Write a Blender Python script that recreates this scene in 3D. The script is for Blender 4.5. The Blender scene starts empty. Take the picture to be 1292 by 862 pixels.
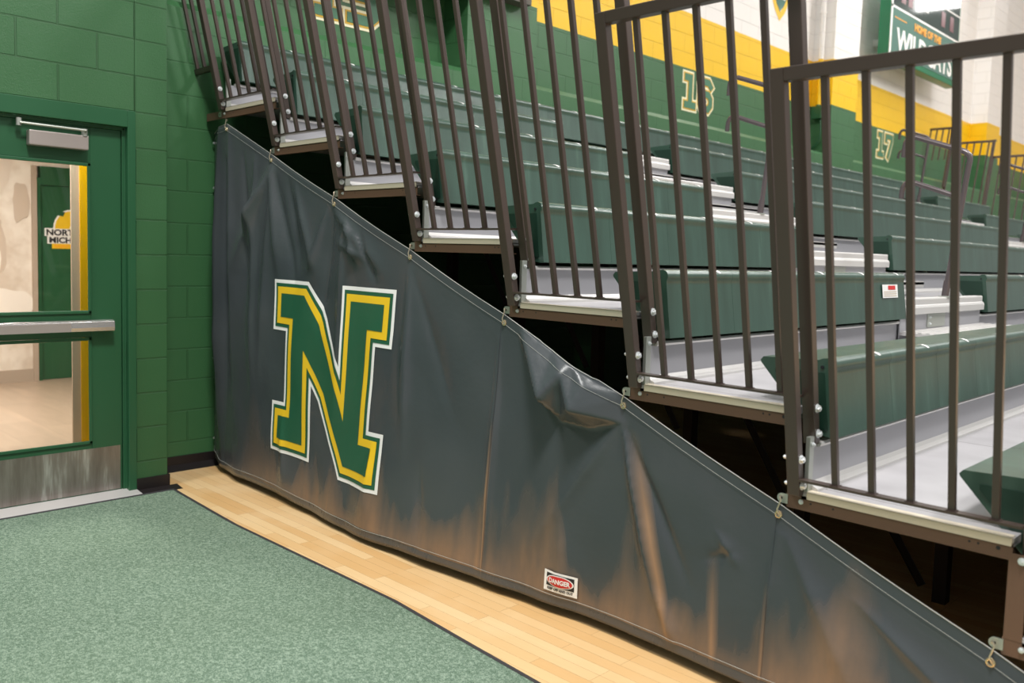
import bpy, bmesh, math, random
from mathutils import Vector, Matrix, noise
random.seed(7)
S = bpy.context.scene
COL = S.collection
# ---------------------------------------------------------------- camera
yaw, pitch, roll = 2.34917634, -0.0751945676, 0.0289861434
FPX, CY = 1090.67109, 404.895621
CAM = Vector((5.44673357, -2.62991824, 1.45423877))
f_ = Vector((math.cos(yaw)*math.cos(pitch), math.sin(yaw)*math.cos(pitch), math.sin(pitch)))
r0 = Vector((math.sin(yaw), -math.cos(yaw), 0)); u0 = r0.cross(f_)
r_ = r0*math.cos(roll)+u0*math.sin(roll); u_ = u0*math.cos(roll)-r0*math.sin(roll)
cd = bpy.data.cameras.new('camera'); cam = bpy.data.objects.new('camera', cd); COL.objects.link(cam)
M = Matrix.Identity(4)
for i in range(3):
    M[i][0] = r_[i]; M[i][1] = u_[i]; M[i][2] = -f_[i]; M[i][3] = CAM[i]
cam.matrix_world = M
cd.sensor_width = 36; cd.lens = FPX/1292*36; cd.shift_y = -(431-CY)/1292
cd.clip_start = .05; cd.clip_end = 100
cd.dof.use_dof = True; cd.dof.focus_distance = 4.0; cd.dof.aperture_fstop = 2.4
S.camera = cam
# ---------------------------------------------------------------- light
W = bpy.data.worlds.new('world'); S.world = W; W.use_nodes = True
bg = W.node_tree.nodes['Background']; bg.inputs[0].default_value = (1.0, .985, .96, 1); bg.inputs[1].default_value = .34
S.view_settings.view_transform = 'Standard'; S.view_settings.look = 'None'
S.view_settings.gamma = 1; S.view_settings.use_curve_mapping = False; S.view_settings.exposure = .25
def area(name, loc, tgt, sx, sy, power, col=(1, .98, .95)):
    l = bpy.data.lights.new(name, 'AREA'); l.shape = 'RECTANGLE'; l.size = sx; l.size_y = sy; l.energy = power; l.color = col
    o = bpy.data.objects.new(name, l); COL.objects.link(o); o.location = loc
    o.rotation_euler = (Vector(tgt)-Vector(loc)).to_track_quat('-Z', 'Y').to_euler(); return o
for (x, y, p) in ((5.2, -2.2, 620), (8, 3.5, 380), (8.5, 11, 200), (6.3, 20.0, 120)):
    area('gym_area_light', (x, y, 8.2), (x-.3, y, 0), 1.3, 1.3, p)
area('gym_area_light', (1.3, -3.9, 6.8), (2.4, -1.5, 1), 1.0, 1.0, 130)  # added lamp, gives the crumpled tarp facets their highlight
area('gym_light_row', (3.4, 11.0, 8.3), (3.2, 11.0, 0), .7, 19.0, 900)
area('gym_area_light', (3.6, 22.4, 8.65), (2.5, 18, 3.6), 1.2, .5, 40)
area('hallway_area_light', (-.05, -1.25, 2.6), (-.5, -.9, .8), .5, .3, 26, (1, .93, .84))  # added lamp that brightens the beige pier and yellow guard
area('hallway_area_light', (-2.2, -.9, 2.62), (-2.2, -.9, 0), 1.8, .6, 110, (1, .92, .84))

# ---------------------------------------------------------------- materials
def srgb(h):
    h = h.lstrip('#'); c = [int(h[i:i+2], 16)/255 for i in (0, 2, 4)]
    return tuple([(v/12.92 if v <= .04045 else ((v+.055)/1.055)**2.4) for v in c]+[1])
def newmat(name, col, rough=.5, metal=0, spec=.5, coat=0):
    m = bpy.data.materials.new(name); m.use_nodes = True; b = m.node_tree.nodes['Principled BSDF']
    b.inputs['Base Color'].default_value = col if len(col) == 4 else srgb(col)
    b.inputs['Roughness'].default_value = rough; b.inputs['Metallic'].default_value = metal
    b.inputs['Specular IOR Level'].default_value = spec; b.inputs['Coat Weight'].default_value = coat
    return m
def c(h): return srgb(h)
class N:
    def __init__(s, m): s.m = m; s.t = m.node_tree; s.n = s.t.nodes; s.l = s.t.links; s.b = s.n['Principled BSDF']
    def new(s, t, **k):
        x = s.n.new(t)
        for a, v in k.items(): setattr(x, a, v)
        return x
    def link(s, a, b): s.l.new(a, b)
    def pos(s): return s.new('ShaderNodeNewGeometry').outputs['Position']
    def noise(s, vec, scale, detail=3, rough=.5, mp=None):
        if mp:
            mm = s.new('ShaderNodeMapping'); mm.inputs['Scale'].default_value = mp; s.link(vec, mm.inputs['Vector']); vec = mm.outputs[0]
        n = s.new('ShaderNodeTexNoise'); n.inputs['Scale'].default_value = scale; n.inputs['Detail'].default_value = detail; n.inputs['Roughness'].default_value = rough
        s.link(vec, n.inputs['Vector']); return n.outputs['Fac']
    def ramp(s, fac, stops):
        r = s.new('ShaderNodeValToRGB'); e = r.color_ramp.elements
        while len(e) < len(stops): e.new(.5)
        for i, (p, col) in enumerate(stops): e[i].position = p; e[i].color = col if len(col) == 4 else (*col, 1)
        s.link(fac, r.inputs[0]); return r.outputs[0]
    def mix(s, fac, a, b, mode='MIX'):
        x = s.new('ShaderNodeMix', data_type='RGBA', blend_type=mode)
        for sock, v in ((0, fac), (6, a), (7, b)):
            if isinstance(v, (int, float)): x.inputs[sock].default_value = v
            elif isinstance(v, tuple): x.inputs[sock].default_value = v
            else: s.link(v, x.inputs[sock])
        return x.outputs[2]
    def math(s, op, a, b=0, cl=False):
        x = s.new('ShaderNodeMath', operation=op); x.use_clamp = cl
        for i, v in enumerate((a, b)):
            if isinstance(v, (int, float)): x.inputs[i].default_value = v
            else: s.link(v, x.inputs[i])
        return x.outputs[0]
    def sep(s, v):
        x = s.new('ShaderNodeSeparateXYZ'); s.link(v, x.inputs[0]); return x.outputs
    def comb(s, a, b, cc=0):
        x = s.new('ShaderNodeCombineXYZ')
        for i, v in enumerate((a, b, cc)):
            if isinstance(v, (int, float)): x.inputs[i].default_value = v
            else: s.link(v, x.inputs[i])
        return x.outputs[0]
    def bump(s, h, strength=.3, dist=.01):
        b = s.new('ShaderNodeBump'); b.inputs['Strength'].default_value = strength; b.inputs['Distance'].default_value = dist
        s.link(h, b.inputs['Height']); s.link(b.outputs[0], s.b.inputs['Normal']); return b
    def col(s, o): s.link(o, s.b.inputs['Base Color'])
GREEN_WALL = '#3c6a43'
def block_mat(name, banded=False, col=GREEN_WALL):
    m = newmat(name, col, .38); q = N(m); P = q.sep(q.pos())
    u = q.math('ADD', P[0], P[1])
    v = q.math('ADD', P[2], .0265+.2032*20)
    bt = q.new('ShaderNodeTexBrick'); bt.offset = .5; bt.squash = 1
    bt.inputs['Scale'].default_value = 1; bt.inputs['Mortar Size'].default_value = .006; bt.inputs['Mortar Smooth'].default_value = .35
    bt.inputs['Brick Width'].default_value = .4064; bt.inputs['Row Height'].default_value = .2032
    q.link(q.comb(q.math('ADD', u, (.116 if banded else .227)+40*.4064), v), bt.inputs['Vector'])
    n1 = q.noise(q.pos(), 130, 4, .65); n2 = q.noise(q.pos(), 1.7, 2)
    base = c(col)
    if banded:
        g = q.new('ShaderNodeMath', operation='GREATER_THAN'); q.link(P[2], g.inputs[0]); g.inputs[1].default_value = 3.665
        w = q.new('ShaderNodeMath', operation='GREATER_THAN'); q.link(P[2], w.inputs[0]); w.inputs[1].default_value = 4.285
        a = q.mix(g.outputs[0], c(col), c('#f6c60a')); base = q.mix(w.outputs[0], a, c('#f4f1ee'))
    var = q.mix(q.math('MULTIPLY', n2, .35), base, (0.0, .02, .0, 1))
    q.col(q.mix(q.math('MULTIPLY', bt.outputs['Fac'], .08 if banded else .25), var if not banded else base, (.02, .05, .02, 1)))
    h = q.math('ADD', q.math('MULTIPLY', bt.outputs['Fac'], -1.0), q.math('MULTIPLY', n1, .32))
    q.bump(h, .9, .006)
    return m
MAT = {}
MAT['wall'] = block_mat('painted green block')
MAT['band'] = block_mat('banded block paint', True)
MAT['dgreen'] = newmat('green door paint', '#28583a', .32)
MAT['hallwhite'] = newmat('white plaster', '#e6ddd0', .6)
MAT['yellow'] = newmat('yellow paint', '#f8bf06', .4)
MAT['beige'] = newmat('beige paint', '#cdb9a6', .5)
MAT['brown'] = newmat('brown powder coated steel', '#493d38', .33, .0, .6)
MAT['beam'] = newmat('brown painted beam', '#6a5040', .45)
MAT['under'] = newmat('beam brown darkened for shade', '#2f231d', .6)  # darker copy of the beam brown, shade below the decks put into colour
MAT['hook'] = newmat('pale hook wire', '#d9cdb8', .3, .8)
MAT['galv'] = newmat('galvanised steel', '#b9bdb6', .4, .75)
MAT['bolt'] = newmat('zinc bolt', '#e6eaec', .3, .5)
MAT['brass'] = newmat('brass grommet', '#d8c6a2', .25, .8)
MAT['alu'] = newmat('aluminium trim', '#d4d2d0', .42, .35)
MAT['cream'] = newmat('cream edge trim', '#ddd2bd', .5)
MAT['riser'] = newmat('grey riser steel', '#a9a9ae', .42, .2)
MAT['black'] = newmat('black rubber', '#1f1a1b', .45)
MAT['darkrub'] = newmat('dark carpet edging', '#3b3a3e', .7)
MAT['chrome'] = newmat('push bar steel', '#d8d4d2', .25, .8)
MAT['closer'] = newmat('closer cover', '#a79d99', .4, .3)
MAT['white'] = newmat('white vinyl', '#f2f2f0', .35)
MAT['ngreen'] = newmat('letter green vinyl', '#265c43', .36)
MAT['nyellow'] = newmat('letter yellow vinyl', '#f0c62a', .36)
MAT['red'] = newmat('red ink', '#cf2a2a', .4)
MAT['ink'] = newmat('black ink', '#1b1b20', .5)
MAT['orange'] = newmat('orange letters', '#f7a823', .4)
MAT['rail'] = newmat('grey brown tube paint', '#625a5c', .26, .35)
MAT['sbgreen'] = newmat('scoreboard green', '#17714a', .3)
MAT['sbpanel'] = newmat('scoreboard glass', '#5b8075', .06, 0, .5, 0)
MAT['sbdark'] = newmat('scoreboard digit glass', '#33423d', .06, 0, .5, 0)
MAT['digit'] = newmat('unlit red digit', '#6b3036', .3)
MAT['sill'] = newmat('pale green sill', '#5d8f63', .4)
MAT['taupe'] = newmat('taupe soffit', '#5d5a52', .6)
MAT['edgepipe'] = newmat('pale edge piping', '#b9bab6', .4)
MAT['piping'] = newmat('pale thread', '#a9aca6', .45)
MAT['mesh_lt'] = newmat('teal number fill', '#4b7f63', .4)
MAT['cream_no'] = newmat('cream number outline', '#f8f2d0', .4)
MAT['gold_no'] = newmat('gold number outline', '#dcb23a', .4)
# seat plastic
m = newmat('green seat plastic', '#2c6047', .3, 0, .8, 0); q = N(m); MAT['seat'] = m
n = q.noise(q.pos(), 3.5, 4, .6, (1, 3.2, .5)); n2 = q.noise(q.pos(), 60, 2)
q.col(q.ramp(n, [(.3, c('#294337')), (.62, c('#345145')), (.8, c('#4e6b5e'))])); q.bump(n2, .12, .002)
MAT['seatend'] = newmat('dark green end cap', '#183529', .4)
# deck
m = newmat('pale deck board', '#c3c0c2', .3, 0, .5); q = N(m); MAT['deck'] = m
P = q.sep(q.pos()); fr = q.math('FRACT', q.math('DIVIDE', q.math('ADD', P[1], -.09+1.22*2), 1.22))
ln = q.math('LESS_THAN', fr, .004)
n = q.noise(q.pos(), 5, 3)
q.col(q.mix(ln, q.ramp(n, [(.3, c('#a9a7aa')), (.7, c('#b9b7ba'))]), c('#4c4a4c')))
# tarp
m = newmat('charcoal vinyl tarp', '#3c4448', .27, 0, .6); q = N(m); MAT['tarp'] = m
P = q.sep(q.pos())
st = q.noise(q.pos(), 1.0, 3, .5, (4.2, 4.2, .9)); fine = q.noise(q.pos(), 9, 4, .6, (1, 1, .25)); sm = q.noise(q.pos(), 1.3, 2)
hmax = q.math('ADD', .10, q.math('MULTIPLY', q.ramp(st, [(.38, (0, 0, 0)), (.72, (1, 1, 1))]), .34))
low = q.math('SUBTRACT', 1.15, q.math('DIVIDE', P[2], q.math('MULTIPLY', hmax, 1.25)), True)
xs = q.math('MULTIPLY', q.math('SUBTRACT', P[0], .45), 1.1, True)
amt = q.math('MULTIPLY', q.math('MULTIPLY', low, q.ramp(fine, [(.25, (.35, .35, .35)), (.7, (1, 1, 1))])), xs)
abv = q.math('GREATER_THAN', P[2], .078)
def streak(a, b, w, z1):
    dd = q.math('ABSOLUTE', q.math('SUBTRACT', P[0], q.math('ADD', a, q.math('MULTIPLY', P[2], b))))
    m1 = q.math('SUBTRACT', 1.0, q.math('DIVIDE', dd, w), True); m2 = q.math('MULTIPLY', q.math('SUBTRACT', z1, P[2]), 3.0, True)
    return q.math('MULTIPLY', m1, m2)
for aa in ((2.79, .0, .012, .75), (2.76, .0, .05, .42), (3.76, -.30, .035, .82), (4.11, 0, .012, .40), (1.62, .05, .03, .35), (3.93, -.08, .03, .45)):
    amt = q.math('MAXIMUM', amt, streak(*aa))
amt = q.math('MULTIPLY', amt, q.math('ADD', .12, q.math('MULTIPLY', abv, .70)))
basec = q.ramp(sm, [(.3, c('#3c4347')), (.7, c('#4a4f52'))])
q.col(q.mix(amt, basec, c('#a4805f')))  # brown low on the cloth: floor reflection painted in, along with dirt
q.link(q.math('ADD', .25, q.math('MULTIPLY', amt, .35)), q.b.inputs['Roughness'])
fb = q.noise(q.pos(), 400, 1); wr = q.noise(q.pos(), 5, 4, .55)
q.bump(q.math('ADD', q.math('MULTIPLY', fb, .03), wr), .16, .03)
# maple floor
m = newmat('maple strip floor', '#dcb27c', .3, 0, .5); q = N(m); MAT['maple'] = m
P = q.sep(q.pos())
bt = q.new('ShaderNodeTexBrick'); bt.offset = .37; bt.offset_frequency = 3
for k, v in (('Scale', 1), ('Mortar Size', .0006), ('Brick Width', .62), ('Row Height', .057)): bt.inputs[k].default_value = v
bt.inputs['Color1'].default_value = c('#f2d2a0'); bt.inputs['Color2'].default_value = c('#e2b67c'); bt.inputs['Mortar'].default_value = c('#8a6238')
q.link(q.comb(q.math('ADD', P[0], 10), q.math('ADD', P[1], 10)), bt.inputs['Vector'])
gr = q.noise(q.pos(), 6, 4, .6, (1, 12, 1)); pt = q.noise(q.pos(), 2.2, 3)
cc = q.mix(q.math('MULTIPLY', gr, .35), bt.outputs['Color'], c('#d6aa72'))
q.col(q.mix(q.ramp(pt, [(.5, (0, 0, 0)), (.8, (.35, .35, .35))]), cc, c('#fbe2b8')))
# carpet
m = newmat('green carpet', '#4f7259', .95, 0, .1); q = N(m); MAT['carpet'] = m
n = q.noise(q.pos(), 230, 3, .7); n3 = q.noise(q.pos(), 75, 3, .7); n2 = q.noise(q.pos(), 1.1, 2)
sp = q.math('ADD', q.math('MULTIPLY', n, .6), q.math('MULTIPLY', n3, .4))
a = q.ramp(sp, [(.36, c('#3f5547')), (.50, c('#6a8070')), (.60, c('#a3b5a4'))])
q.col(q.mix(q.math('MULTIPLY', n2, .3), a, c('#76886a'))); q.bump(sp, .6, .006)
# hall tile
m = newmat('hall vinyl tile', '#a8947f', .35); q = N(m); MAT['tile'] = m
w = q.noise(q.pos(), 3, 5, .6, (1, 5, 1)); P = q.sep(q.pos())
bt = q.new('ShaderNodeTexBrick')
for k, v in (('Scale', 1), ('Mortar Size', .002), ('Brick Width', .6), ('Row Height', .3)): bt.inputs[k].default_value = v
bt.inputs['Color1'].default_value = c('#a99682'); bt.inputs['Color2'].default_value = c('#948270'); bt.inputs['Mortar'].default_value = c('#7d6d5e')
q.link(q.comb(q.math('ADD', P[0], 10), q.math('ADD', P[1], 10)), bt.inputs['Vector'])
q.col(q.mix(q.math('MULTIPLY', w, .7), bt.outputs['Color'], c('#c4b09a')))
# kick plate brushed steel
m = newmat('brushed kick plate', '#a39b96', .35, .8); q = N(m); MAT['kick'] = m
n = q.noise(q.pos(), 4, 4, .6, (1, 4, .5)); q.col(q.ramp(n, [(.35, c('#8b817b')), (.55, c('#a49b95')), (.7, c('#d8d4d2'))]))
n2 = q.noise(q.pos(), 10, 2, .5, (1, 1, 60)); q.bump(n2, .1, .002)
# mural
m = newmat('faded mural print', '#d7c9b8', .6); q = N(m); MAT['mural'] = m
n = q.noise(q.pos(), 2.2, 4, .55); n2 = q.noise(q.pos(), 8, 4, .6)
q.col(q.mix(q.ramp(n2, [(.45, (0, 0, 0)), (.6, (.4, .4, .4))]), q.ramp(n, [(.42, c('#d6c8b8')), (.5, c('#e6dccf')), (.62, c('#efe7db'))]), c('#d2c3b2')))
for k, h in (('mur1', '#cbbbaa'), ('mur2', '#e0d4c6'), ('mur3', '#b0a08f'), ('mur4', '#f0e9df')): MAT[k] = newmat('mural tone '+h[1:], h, .6)
# glass
m = newmat('door glass', '#ffffff', .02); MAT['glass'] = m; m.node_tree.nodes.clear()
t = m.node_tree; o = t.nodes.new('ShaderNodeOutputMaterial'); tr = t.nodes.new('ShaderNodeBsdfTransparent'); gl = t.nodes.new('ShaderNodeBsdfGlossy'); gl.inputs['Roughness'].default_value = .03
mx = t.nodes.new('ShaderNodeMixShader'); fr = t.nodes.new('ShaderNodeFresnel'); fr.inputs[0].default_value = 1.35
t.links.new(fr.outputs[0], mx.inputs[0]); t.links.new(tr.outputs[0], mx.inputs[1]); t.links.new(gl.outputs[0], mx.inputs[2]); t.links.new(mx.outputs[0], o.inputs[0])

# ---------------------------------------------------------------- mesh builder
class MB:
    def __init__(s, tf=None): s.v = []; s.f = []; s.tf = tf
    def add(s, vs, fs):
        b = len(s.v); s.v += [tuple(s.tf(*p)) if s.tf else tuple(p) for p in vs]; s.f += [tuple(b+i for i in f) for f in fs]; return s
    def box(s, x0, x1, y0, y1, z0, z1):
        return s.add([(x0, y0, z0), (x1, y0, z0), (x1, y1, z0), (x0, y1, z0), (x0, y0, z1), (x1, y0, z1), (x1, y1, z1), (x0, y1, z1)],
                     [(0, 3, 2, 1), (4, 5, 6, 7), (0, 1, 5, 4), (1, 2, 6, 5), (2, 3, 7, 6), (3, 0, 4, 7)])
    def prism(s, poly, a, b, ax='y', cap=True):
        n = len(poly)
        def P(p, t): return {'y': (p[0], t, p[1]), 'x': (t, p[0], p[1]), 'z': (p[0], p[1], t)}[ax]
        fs = [(i, (i+1) % n, n+(i+1) % n, n+i) for i in range(n)]
        if cap: fs += [tuple(range(n-1, -1, -1)), tuple(range(n, 2*n))]
        return s.add([P(p, a) for p in poly]+[P(p, b) for p in poly], fs)
    def tube(s, pts, r, n=8, closed=False, cap=True):
        pts = [Vector(p) for p in pts]; m = len(pts); rings = []
        up = None
        for i, p in enumerate(pts):
            if closed: d = (pts[(i+1) % m]-pts[i-1]).normalized()
            else: d = (pts[min(i+1, m-1)]-pts[max(i-1, 0)]).normalized()
            if up is None: up = Vector((0, 0, 1)) if abs(d.z) < .9 else Vector((1, 0, 0))
            a = d.cross(up).normalized(); b = a.cross(d).normalized(); up = b
            rings.append([p+a*r*math.cos(2*math.pi*k/n)+b*r*math.sin(2*math.pi*k/n) for k in range(n)])
        vs = [v for R in rings for v in R]; fs = []
        for i in range(m if closed else m-1):
            j = (i+1) % m
            for k in range(n): fs.append((i*n+k, i*n+(k+1) % n, j*n+(k+1) % n, j*n+k))
        if not closed and cap: fs += [tuple(range(n-1, -1, -1)), tuple((m-1)*n+k for k in range(n))]
        return s.add(vs, fs)
    def cyl(s, p0, p1, r, n=12): return s.tube([p0, p1], r, n)
    def hexbolt(s, p, d, r=.009, h=.006):
        p = Vector(p); d = Vector(d).normalized()
        s.tube([p, p+d*.0025], r*1.35, 14); s.tube([p+d*.0025, p+d*(.0025+h)], r, 6); s.tube([p+d*(.0025+h), p+d*(.006+h)], r*.5, 8); return s
    def build(s, name, mat, parent=None, loc=(0, 0, 0), smooth=False, bev=0, mats=None):
        me = bpy.data.meshes.new(name); me.from_pydata(s.v, [], s.f)
        me.materials.append(MAT[mat])
        bm = bmesh.new(); bm.from_mesh(me); bmesh.ops.recalc_face_normals(bm, faces=bm.faces); bm.to_mesh(me); bm.free()
        if smooth:
            for p in me.polygons: p.use_smooth = True
        me.update()
        o = bpy.data.objects.new(name, me); COL.objects.link(o); o.location = loc
        if parent: o.parent = parent
        if smooth:
            sp = o.modifiers.new('edge', 'EDGE_SPLIT'); sp.split_angle = math.radians(38)
        if bev:
            b = o.modifiers.new('bevel', 'BEVEL'); b.width = bev; b.segments = 2; b.limit_method = 'ANGLE'; b.angle_limit = math.radians(40)
        return o
def tag(o, label, cat, group=None, kind=None):
    o['label'] = label; o['category'] = cat
    if group: o['group'] = group
    if kind: o['kind'] = kind
    return o
def empty(name, loc, label=None, cat=None, group=None):
    o = bpy.data.objects.new(name, None); COL.objects.link(o); o.location = loc; o.empty_display_size = .1
    if label: tag(o, label, cat, group)
    return o
def struct(o): o['kind'] = 'structure'; return o
def copy_tree(o, parent=None):
    q_ = o.copy(); COL.objects.link(q_)
    if parent: q_.parent = parent
    for ch in list(o.children): copy_tree(ch, q_)
    return q_
def strokes(paths, w):
    """list of convex quads covering thick polylines with mitred joins"""
    quads = []
    for path, closed in paths:
        P = [Vector((a, b)) for a, b in path]; n = len(P); L = []; R_ = []
        for i in range(n):
            if closed: d0 = (P[i]-P[i-1]).normalized(); d1 = (P[(i+1) % n]-P[i]).normalized()
            else:
                d0 = (P[i]-P[i-1]).normalized() if i else (P[1]-P[0]).normalized()
                d1 = (P[i+1]-P[i]).normalized() if i < n-1 else d0
            n0 = Vector((-d0.y, d0.x)); n1 = Vector((-d1.y, d1.x)); mm = (n0+n1).normalized(); k = w/2/max(.3, mm.dot(n0))
            e = Vector((0, 0))
            if not closed and i == 0: e = -d0*w/2
            if not closed and i == n-1: e = d1*w/2
            L.append(P[i]+mm*k+e); R_.append(P[i]-mm*k+e)
        for i in range(n if closed else n-1):
            j = (i+1) % n; quads.append([L[i], L[j], R_[j], R_[i]])
    return quads
def text_obj(name, txt, size, mat, parent, place, depth=.002, bold=.0, sx=1, align='CENTER'):
    """flat lettering with a little thickness; place(u, v, w) maps text space to parent space"""
    cu = bpy.data.curves.new(name, 'FONT'); cu.body = txt; cu.size = size; cu.align_x = align; cu.offset = bold; cu.extrude = depth/2; cu.resolution_u = 3
    tmp = bpy.data.objects.new('tmp', cu); COL.objects.link(tmp)
    dg = bpy.context.evaluated_depsgraph_get(); me = bpy.data.meshes.new_from_object(tmp.evaluated_get(dg))
    bpy.data.objects.remove(tmp); bpy.data.curves.remove(cu)
    for v in me.vertices: v.co = place(v.co.x*sx, v.co.y, v.co.z+depth/2)
    me.materials.clear(); me.materials.append(MAT[mat]); me.name = name
    bm = bmesh.new(); bm.from_mesh(me); bmesh.ops.recalc_face_normals(bm, faces=bm.faces); bm.to_mesh(me); bm.free()
    o = bpy.data.objects.new(name, me); COL.objects.link(o)
    if parent: o.parent = parent
    return o

# ---------------------------------------------------------------- setting
def XK(k): return .269+.654*k
def ZK(k): return 2.2909-.2676*k
YEND = 13.02
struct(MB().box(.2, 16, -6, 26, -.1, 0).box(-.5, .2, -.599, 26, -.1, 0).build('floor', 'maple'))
# lower back wall, pilasters, recessed upper wall
WY0, WY1 = -.42, 24.0
wb = MB().box(-.5, 0, WY0, WY1, 0, 2.955)
wb.prism([(-.5, 2.955), (0, 2.955), (-.045, 3.0), (-.5, 3.0)], WY0, WY1, 'y')
wb.box(-.5, -.30, WY0, WY1, 3.0, 8.6)
for a, b in ((2.27, 3.10), (9.05, 9.86), (15.8, 16.6), (22.6, 23.4)): wb.box(-.30, 0, a, b, 2.955, 8.6)
struct(wb.build('wall_back', 'band'))
struct(MB().box(-.5, 1.5, 24.0, 24.2, 0, 8.6).build('wall_right', 'band'))
# door wall
YD0, YD1 = -1.66, -.60
wl = MB().box(.10, .373, -.60, -.412, 0, 3.6).box(.10, .373, -6, YD0, 0, 3.6).box(.10, .373, YD0, YD1, 2.212, 3.6)
struct(wl.build('wall_left', 'wall', bev=.006))
struct(MB().box(-.5, .10, -.412, -.40, 0, 3.6).box(-.2,.1,-.60,-.412,0,3.6).build('wall_return', 'wall'))
bb = MB().box(.373, .385, -.60, -.405, 0, .078).prism([(.385, 0), (.47, 0), (.385, .012)], -.60, -.36, 'y').box(.10, .383, -.412, -.402, 0, .078)
struct(bb.build('baseboard_left', 'black'))
bb = MB().box(0, .012, -.402, 2.0, 0, .085).prism([(.012, 0), (.075, 0), (.012, .03)], -.402, 2.0, 'y')
struct(bb.build('baseboard_back', 'black'))
sf = MB().box(-.3, .12, -.60, 2.9, 3.62, 3.85)
struct(sf.build('trim_soffit', 'taupe'))
# hallway behind the door
struct(MB().box(-4.6, -.5, -4, 2.2, -.1, 0).box(-.5, .2, -4, -.6, -.1, 0).build('floor_hall', 'tile'))
struct(MB().box(-4.6, -.5, -4, 2.2, 2.7, 2.8).box(-.5, .10, -4, -.60, 2.7, 2.8).build('ceiling_hall', 'hallwhite'))
hw = MB().box(-4.6, -4.42, -4, .30, 0, 2.7).box(-4.6, -4.42, 1.32, 2.2, 0, 2.7).box(-4.6, -4.42, .30, 1.32, 2.24, 2.7).box(-4.6, -4.5, .30, 1.32, 0, 2.24)
struct(hw.build('wall_hall', 'mural'))
struct(MB().box(-4.42, -4.40, -4, .30, 0, .13).build('baseboard_hall', 'mur3'))
struct(MB().box(-4.6, -.5, 2.2, 2.3, 0, 2.7).build('wall_hall_end', 'beige'))
struct(MB().box(-4.6, .1, -4.1, -4, 0, 2.7).build('wall_hall_side', 'beige'))
# inner pier with yellow corner guard seen through the glass
pr = MB().box(-.47, -.455, -.672, -.50, 0, 2.7)
struct(pr.build('wall_pier', 'beige'))
struct(MB().box(-.455, -.445, -.622, -.50, 0, 2.7).build('trim_1', 'yellow'))

# mural figures on the hall wall: flat printed tones
mur = empty('wall_mural', (-4.415, -.3, 0), 'faded beige photo mural of faces on the hallway wall behind the door glass', 'mural')
def blob(cy, cz, ry, rz, mat, lvl, wob=.12, seed=0):
    cy = cy*.8+.36; ry *= .72; pts = []
    for i in range(28):
        t = 2*math.pi*i/28; k = 1+wob*noise.noise(Vector((math.cos(t)*1.5+seed, math.sin(t)*1.5, seed)))
        pts.append((cy+ry*k*math.cos(t), cz+rz*k*math.sin(t)))
    return MB().prism(pts, .0005+lvl*.0015, .0015+lvl*.0015, 'x').build('printed_shape', mat, mur)
blob(-.36, 1.40, .36, .38, 'mur1', 0, .2, 1); blob(-.32, 1.27, .22, .30, 'mur4', 1, .15, 2); blob(-.36, 1.58, .30, .16, 'mur1', 2, .3, 3)
blob(-.24, 1.33, .06, .025, 'mur3', 3, .2, 4); blob(-.42, 1.34, .05, .02, 'mur3', 3, .2, 5); blob(-.40, 1.06, .09, .035, 'mur3', 3, .3, 6); blob(-.38, 1.2, .04, .07, 'mur1', 3, .3, 8)
blob(.0, .82, .30, .16, 'mur4', 1, .4, 9); blob(-.55, 2.05, .22, .30, 'mur1', 0, .4, 10); blob(-.15, 2.2, .2, .24, 'mur2', 0, .4, 11); blob(.12, 1.85, .12, .2, 'mur1', 0, .4, 12); blob(-.7, .62, .5, .18, 'mur1', 0, .5, 14)
# recessed green hall door with emblem
hd = empty('door_2', (-4.48, .30, 0)); hd['kind'] = 'structure'
MB().box(0, .04, .02, 1.0, .005, 2.05).build('door_panel', 'dgreen', hd)
fr_ = MB().box(0, .08, 0, .04, 0, 2.12).box(0, .08, .98, 1.02, 0, 2.12).box(0, .08, .04, .98, 2.05, 2.24)
fr_.build('door_frame', 'dgreen', hd)
MB().box(0.06, .10, -.045, 0, 0, 2.24).build('door_trim', 'mur3', hd)
# emblem on that door
em = empty('door_emblem', (-4.435, .385, 1.40), 'white and yellow team emblem with lettering on the green hallway door', 'emblem')
dome = [(.27+.17*math.cos(t), .20+.19*math.sin(t)) for t in [math.pi*i/14 for i in range(15)]]
MB().prism([(.27+(a-.27)*1.1, .195+(b-.195)*1.09) for a, b in dome], 0, .003, 'x').build('dome_outline', 'white', em)
MB().prism(dome, .003, .006, 'x').build('dome', 'nyellow', em)
MB().prism([(.24, .205), (.34, .205), (.32, .29), (.27, .27)], .006, .008, 'x').build('dome_mark', 'white', em)  # plain white mark on the dome
MB().prism([(.09, .39), (.20, .375), (.18, .33), (.13, .34)], .002, .009, 'x').build('dome_point', 'dgreen', em)
MB().box(0, .005, 0, .55, .120, .203).box(0, .005, .025, .52, .04, .122).build('letter_plate', 'white', em)
MB().box(.003, .006, .07, .47, -.01, .042).build('lower_plate', 'nyellow', em)
text_obj('lettering_top', 'NORTHERN', .086, 'ink', em, (lambda u, v, w: Vector((.0055+w, .012+u, .131+v))), .003, .003, 1.12, 'LEFT')
text_obj('lettering_middle', 'MICHIGAN', .082, 'ink', em, (lambda u, v, w: Vector((.0055+w, .040+u, .052+v))), .003, .003, 1.12, 'LEFT')
text_obj('lettering_lower', 'BASKETBALL', .045, 'orange', em, (lambda u, v, w: Vector((.0065+w, .09+u, .002+v))), .002, .001, 1.1, 'LEFT')

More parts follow.
